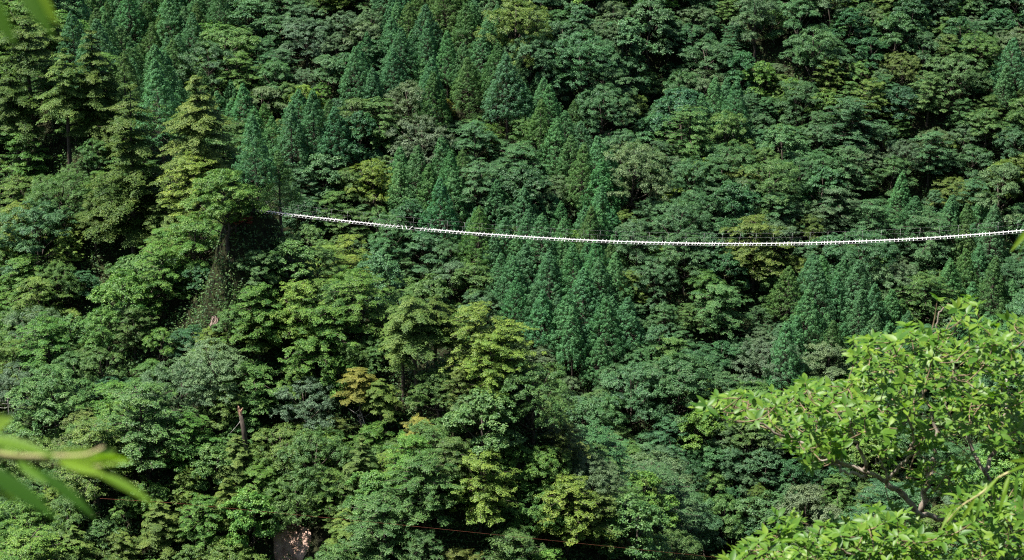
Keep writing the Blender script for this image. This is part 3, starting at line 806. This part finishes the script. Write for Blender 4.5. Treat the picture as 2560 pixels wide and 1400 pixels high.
# ------------------------------------------------------------------ foreground tree with whorled leaves (lower right)
FD = 12.5
ft = bpy.data.objects.new('foreground_tree', None); COL.objects.link(ft)
tbx = at(2790, 1640, 12.6); tz = float(ground_z(tbx[0], tbx[1]))
FT0 = np.array([tbx[0], tbx[1], tz]); ft.location = FT0
tag(ft, 'sunlit bright green tree with whorled leaves and pale twisting branches', 'tree')
limbs = [  # pixel path, depth, radius start/end
    ([(2790, 1640), (2640, 1470), (2543, 1376), (2440, 1320), (2370, 1300), (2302, 1285), (2261, 1240), (2213, 1206), (2165, 1177), (2090, 1155), (2038, 1125), (1986, 1099), (1934, 1080), (1860, 1040)], 12.6, 12.2, .032, .006),
    ([(2165, 1177), (2163, 1150), (2140, 1110), (2126, 1075), (2125, 1030), (2118, 990)], 12.2, 12.0, .014, .005),
    ([(2213, 1206), (2245, 1170), (2275, 1135), (2285, 1090), (2270, 1020)], 12.3, 12.0, .013, .005),
    ([(2225, 1200), (2205, 1165), (2190, 1150)], 12.2, 12.1, .009, .005),
    ([(2165, 1190), (2110, 1180), (2090, 1160), (2050, 1150)], 12.1, 12.0, .012, .005),
    ([(2302, 1285), (2320, 1200), (2335, 1150), (2340, 1095), (2320, 1010), (2290, 930)], 12.7, 12.9, .022, .006),
    ([(2543, 1376), (2500, 1260), (2460, 1180), (2436, 1132), (2410, 1070), (2403, 1030), (2390, 930), (2350, 850)], 12.8, 13.4, .020, .006),
    ([(2460, 1180), (2500, 1090), (2520, 980), (2500, 880)], 13.1, 13.6, .018, .006),
    ([(2640, 1470), (2620, 1250), (2600, 1050), (2570, 900), (2560, 820)], 13.0, 13.8, .022, .006),
    ([(2790, 1640), (2560, 1560), (2360, 1500), (2180, 1450), (2020, 1420), (1880, 1410)], 11.9, 11.2, .05, .008),
    ([(2360, 1500), (2340, 1440), (2300, 1390), (2230, 1340)], 11.8, 11.6, .018, .006),
    ([(2560, 1560), (2540, 1470), (2500, 1400), (2450, 1340)], 11.8, 11.7, .018, .006),
    ([(2180, 1450), (2130, 1390), (2060, 1350)], 11.5, 11.4, .012, .005),
    ([(2290, 930), (2230, 880), (2150, 870)], 12.9, 12.8, .008, .004), ([(2350, 850), (2345, 790), (2370, 760)], 13.4, 13.4, .008, .004),
]
def spline(p, per=5):
    p = np.asarray(p, float); out = []
    q = np.vstack([2 * p[0] - p[1], p, 2 * p[-1] - p[-2]])
    for i in range(1, len(q) - 2):
        for t in np.linspace(0, 1, per, endpoint=False):
            out.append(.5 * ((2 * q[i]) + (-q[i - 1] + q[i + 1]) * t + (2 * q[i - 1] - 5 * q[i] + 4 * q[i + 1] - q[i + 2]) * t * t + (-q[i - 1] + 3 * q[i] - 3 * q[i + 1] + q[i + 2]) * t ** 3))
    out.append(p[-1]); return np.array(out)
tb = Tube()
tk = spline([FT0 + [.3, 0, -.6], FT0 + [.2, 0, .2], at(2900, 1900, 12.7) if at(2900, 1900, 12.7)[2] > tz + .5 else FT0 + [.1, 0, .6], at(2790, 1640, 12.6)], 4)
tb.add(tk - FT0, np.linspace(.13, .065, len(tk)), 10)
link('trunk', tb.mesh('trunk', M_BARK2), ft)
bpts = []
for path, d0, d1, r0, r1 in limbs:
    P = [at(x, y, d0 + (d1 - d0) * i / (len(path) - 1)) for i, (x, y) in enumerate(path)]
    C = spline(P, 5); C[1:-1] += rng.normal(0, .008, (len(C) - 2, 3))
    tb = Tube(); tb.add(C - FT0, np.linspace(r0, r1, len(C)) * rng.uniform(.85, 1.15, len(C)), 7)
    link('limb', tb.mesh('limb', M_BARK2), ft)
    bpts.append(C)
BP = np.vstack(bpts)
UP = [[(1745, 1022), (1800, 985), (1860, 985), (2000, 975), (2010, 955), (2110, 962), (2150, 915), (2085, 865), (2130, 848), (2240, 840), (2260, 812), (2330, 830), (2400, 815), (2380, 775), (2330, 742), (2430, 745), (2480, 795), (2600, 800), (2600, 1130), (2500, 1130), (2440, 1100), (2330, 1090), (2200, 1085), (2120, 1110), (2040, 1120), (2010, 1150), (1960, 1120), (1900, 1060), (1830, 1060)]]
MIDP = [[(1970, 1090), (2110, 1090), (2100, 1150), (2030, 1175), (1960, 1140)], [(2180, 1080), (2440, 1090), (2420, 1160), (2300, 1180), (2200, 1150)], [(2260, 1170), (2420, 1170), (2420, 1240), (2290, 1240)]]
LOWP = [[(1800, 1392), (1880, 1350), (1960, 1310), (2010, 1330), (2100, 1290), (2140, 1310), (2180, 1265), (2260, 1275), (2330, 1330), (2400, 1240), (2470, 1220), (2600, 1180), (2600, 1440), (1780, 1440)]]
SHADE = [[(1880, 1360), (1970, 1270), (2040, 1290), (2010, 1350), (1930, 1390)]]
def sample(polys, n, dlo, dhi):
    out = []
    for poly in polys:
        xs = [p[0] for p in poly]; ys = [p[1] for p in poly]; k = 0
        while k < n:
            x = random.uniform(min(xs), max(xs)); y = random.uniform(min(ys), max(ys))
            if inside(x, y, poly): out.append(at(x, y, random.uniform(dlo, dhi))); k += 1
    return out
W = sample(UP, 680, 11.6, 14.0) + sample(MIDP, 30, 11.9, 13.0) + sample(LOWP, 470, 10.6, 12.4) + sample(SHADE, 14, 12.0, 12.8)
W = np.array(W)
lm, lv, lf = leaf_mesh('leaf', 4, .40, .80, .28, .16, M_FORE)
tb = Tube(); mats = []
grow = BP.copy()
W = W[np.argsort([np.min(np.linalg.norm(BP - w, axis=1)) for w in W])]
for w in W:
    dist = np.linalg.norm(grow - w, axis=1) + 0.6 * np.maximum(0, grow[:, 2] - w[2])
    a = grow[int(np.argmin(dist))]
    cc = curve(a, w, np.array([random.gauss(0, .03), random.gauss(0, .03), -.10 * np.linalg.norm(w - a)]), 5, rng)
    tb.add(cc - FT0, np.linspace(.0045, .0025, 5), 5, False)
    grow = np.vstack([grow, cc[1:4]])
    ax = unit(np.array([random.gauss(0, .3), random.gauss(-.12, .3), 1.0])); n = random.choice([5, 6, 7, 7, 8, 9])
    t_ = unit(np.cross(ax, [.2, 1, .1])); b_ = np.cross(ax, t_); a0 = random.uniform(0, 6.28); sz = random.uniform(.056, .102)
    for k in range(n):
        an = a0 + 2 * math.pi * k / n + random.gauss(0, .22); el = random.gauss(.28, .28)
        dr = unit((math.cos(an) * t_ + math.sin(an) * b_) * math.cos(el) + ax * math.sin(el))
        nr = unit(ax - dr * (ax @ dr) + rng.normal(0, .18, 3)); nr = unit(nr - dr * (nr @ dr)); sd = np.cross(dr, nr)
        L = sz * random.uniform(.7, 1.15)
        M = np.eye(4); M[:3, 0] = sd * L; M[:3, 1] = dr * L; M[:3, 2] = nr * L; M[:3, 3] = w + ax * random.uniform(-.015, .01) - FT0
        mats.append(M)
twigs = link('twigs', tb.mesh('twigs', M_TWIG), ft); twigs['kind'] = 'stuff'
# the 300 leaves that show largest are parts of their own, the rest one mesh
def score(M):
    c = M[:3, 3] + FT0; px_, py_ = project(c)
    if not (0 < px_ < 2560 and 0 < py_ < 1400): return -1
    view = unit(c); return abs(M[:3, 2] @ view) * np.linalg.norm(M[:3, 1]) / c[1] ** 2
order = sorted(range(len(mats)), key=lambda i: -score(mats[i]))
lvars = []
for k in range(6):
    m2 = lm.copy(); a = m2.attributes.new('var', 'FLOAT', 'FACE'); a.data.foreach_set('value', [.15 + .14 * k] * len(lf)); lvars.append(m2)
for i in order[:300]:
    o = link('leaf', random.choice(lvars), ft); o.matrix_local = Matrix(mats[i].tolist())
rest = order[300:]
V = np.concatenate([lv, np.ones((len(lv), 1))], 1)
allv = np.concatenate([(mats[i] @ V.T).T[:, :3] for i in rest])
allf = [tuple(int(k + j * len(lv)) for k in f) for j in range(len(rest)) for f in lf]
me = bpy.data.meshes.new('foliage'); me.from_pydata(allv.tolist(), [], allf); me.materials.append(M_FORE)
a = me.attributes.new('var', 'FLOAT', 'FACE'); a.data.foreach_set('value', np.repeat(np.clip(rng.normal(.5, .22, len(rest)), 0, 1), len(lf)))
me.polygons.foreach_set('use_smooth', [True] * len(allf))
fo = link('foliage', me, ft); fo['kind'] = 'stuff'
print('FORE LEAVES', len(mats))

# ------------------------------------------------------------------ chestnut at the left edge and a hanging spray at the right edge (close, out of focus)
cm, cv, cf = leaf_mesh('leaf', 9, .17, .92, .35, .10, M_CHEST, .05)
def with_var(me, val):
    m2 = me.copy(); a = m2.attributes.new('var', 'FLOAT', 'FACE'); a.data.foreach_set('value', [val] * len(m2.polygons)); return m2
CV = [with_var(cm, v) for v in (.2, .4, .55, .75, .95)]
def px_leaf(root, origin, p0, p1, d0, d1, wfac=1.0, up=(.1, -.42, .9), var=2, roll=0.0):
    A = at(*p0, d0); B = at(*p1, d1); dr = B - A; L = np.linalg.norm(dr); dr = dr / L
    nr = np.array(up, float); nr = unit(nr - dr * (nr @ dr)); sd = np.cross(dr, nr)
    c, s = math.cos(roll), math.sin(roll); nr, sd = nr * c + sd * s, sd * c - nr * s
    M = np.eye(4); M[:3, 0] = sd * L * wfac; M[:3, 1] = dr * L; M[:3, 2] = nr * L; M[:3, 3] = A - origin
    o = link('leaf', CV[var], root); o.matrix_local = Matrix(M.tolist()); return o
def tree_root(name, px, py, d, label):
    p = at(px, py, d); z = float(ground_z(p[0], p[1])); org = np.array([p[0], p[1], z])
    r = bpy.data.objects.new(name, None); COL.objects.link(r); r.location = org; tag(r, label, 'tree')
    return r, org
D = 1.50
cr, co = tree_root('chestnut_tree', -900, 700, 1.56, 'out-of-focus chestnut branches with long toothed leaves close by on the left')
tb = Tube(); tb.add(spline([co + [0, 0, -.4], co + [.02, 0, .5], at(-860, 1500, 1.56), at(-820, 700, 1.56), at(-800, -300, 1.6)], 4) - co, np.linspace(.05, .022, 17), 8)
link('trunk', tb.mesh('trunk', M_BARK2), cr)
for path, dd in (([(-840, 1300), (-500, 1180), (-200, 1135), (0, 1148), (90, 1152), (200, 1168), (285, 1160)], D), ([(-200, 1135), (-60, 1128), (40, 1140), (130, 1140), (210, 1138), (260, 1118)], D), ([(-820, 100), (-500, -150), (-200, -120), (20, -90), (90, -60)], D)):
    tb = Tube(); C = spline([at(x, y, dd) for x, y in path], 4) - co; tb.add(C, np.linspace(.0024, .0011, len(C)), 7); link('branch', tb.mesh('branch', M_SHOOT), cr)
LL = [  # base pixel, tip pixel, depth base, depth tip, width, painted light/dark tone, roll
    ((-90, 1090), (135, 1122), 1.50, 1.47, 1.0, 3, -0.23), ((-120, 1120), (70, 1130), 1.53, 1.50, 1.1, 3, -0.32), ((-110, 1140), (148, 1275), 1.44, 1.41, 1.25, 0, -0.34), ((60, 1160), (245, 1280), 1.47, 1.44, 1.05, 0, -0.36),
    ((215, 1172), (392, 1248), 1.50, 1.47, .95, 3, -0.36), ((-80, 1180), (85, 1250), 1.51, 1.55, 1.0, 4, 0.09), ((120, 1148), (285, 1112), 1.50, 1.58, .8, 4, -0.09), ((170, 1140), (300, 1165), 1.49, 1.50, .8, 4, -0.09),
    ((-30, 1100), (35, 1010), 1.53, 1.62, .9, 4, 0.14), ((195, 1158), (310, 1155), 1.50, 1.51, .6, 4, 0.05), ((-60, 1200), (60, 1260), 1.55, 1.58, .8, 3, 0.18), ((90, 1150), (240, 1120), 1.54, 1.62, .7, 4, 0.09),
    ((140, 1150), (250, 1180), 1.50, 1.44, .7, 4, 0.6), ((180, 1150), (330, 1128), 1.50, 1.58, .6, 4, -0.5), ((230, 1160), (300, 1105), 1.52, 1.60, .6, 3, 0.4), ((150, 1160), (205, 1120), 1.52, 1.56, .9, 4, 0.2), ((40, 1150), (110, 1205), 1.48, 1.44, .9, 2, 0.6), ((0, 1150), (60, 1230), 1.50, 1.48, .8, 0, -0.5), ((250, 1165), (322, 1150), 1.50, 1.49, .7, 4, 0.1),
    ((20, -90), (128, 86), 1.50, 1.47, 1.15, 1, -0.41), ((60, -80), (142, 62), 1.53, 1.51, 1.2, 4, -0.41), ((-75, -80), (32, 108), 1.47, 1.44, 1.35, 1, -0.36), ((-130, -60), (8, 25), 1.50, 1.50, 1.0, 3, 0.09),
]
for p0, p1, d0, d1, wf, vr, rl in LL:  # leaf tone paints backlit hanging leaves darker, sunlit ones brighter
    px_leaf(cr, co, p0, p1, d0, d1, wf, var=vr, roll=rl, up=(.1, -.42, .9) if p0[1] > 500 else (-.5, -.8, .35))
wr, wo_ = tree_root('walnut_sapling', 3150, 900, 6.0, 'drooping spray of long paired leaflets hanging at the right edge')
tb = Tube(); tb.add(spline([wo_ + [0, 0, -.4], wo_ + [.02, 0, .6], at(3120, 1700, 6), at(3080, 1000, 6), at(3040, 300, 6)], 4) - wo_, np.linspace(.06, .02, 17), 8)
link('trunk', tb.mesh('trunk', M_BARK2), wr)
for path, dd in (([(3090, 1250), (2800, 1120), (2640, 1140), (2560, 1168), (2500, 1192), (2455, 1232), (2400, 1268), (2350, 1325)], 6.0), ([(3060, 500), (2800, 470), (2640, 500), (2570, 560)], 4.2)):
    tb = Tube(); C = spline([at(x, y, dd) for x, y in path], 4) - wo_; tb.add(C, np.linspace(.007, .0022, len(C)), 7); link('branch', tb.mesh('branch', M_SHOOT), wr)
for p0, p1, vr, wf in [((2600, 1160), (2520, 1175), 3, .9), ((2560, 1170), (2600, 1250), 3, .9), ((2525, 1185), (2505, 1235), 4, .9), ((2500, 1190), (2455, 1235), 4, .8), ((2480, 1205), (2490, 1275), 2, .8), ((2455, 1232), (2440, 1295), 2, .8),
                       ((2440, 1242), (2405, 1300), 4, .9), ((2425, 1252), (2432, 1310), 2, .8), ((2400, 1268), (2370, 1310), 3, .9), ((2380, 1275), (2350, 1325), 4, .8), ((2530, 1190), (2490, 1290), 3, .7), ((2545, 1180), (2535, 1250), 1, .8), ((2570, 1170), (2550, 1260), 3, .7), ((2410, 1262), (2360, 1275), 3, .7), ((2590, 1150), (2530, 1150), 4, .9)]:
    px_leaf(wr, wo_, p0, p1, 6.0, 5.95, wf, up=(-.4, -.6, .7), var=vr, roll=random.gauss(0, .4))
px_leaf(wr, wo_, (2580, 560), (2528, 628), 4.2, 4.15, .8, var=4, roll=-.3)
px_leaf(wr, wo_, (2570, 590), (2545, 635), 4.2, 4.2, .5, var=2, roll=.5)
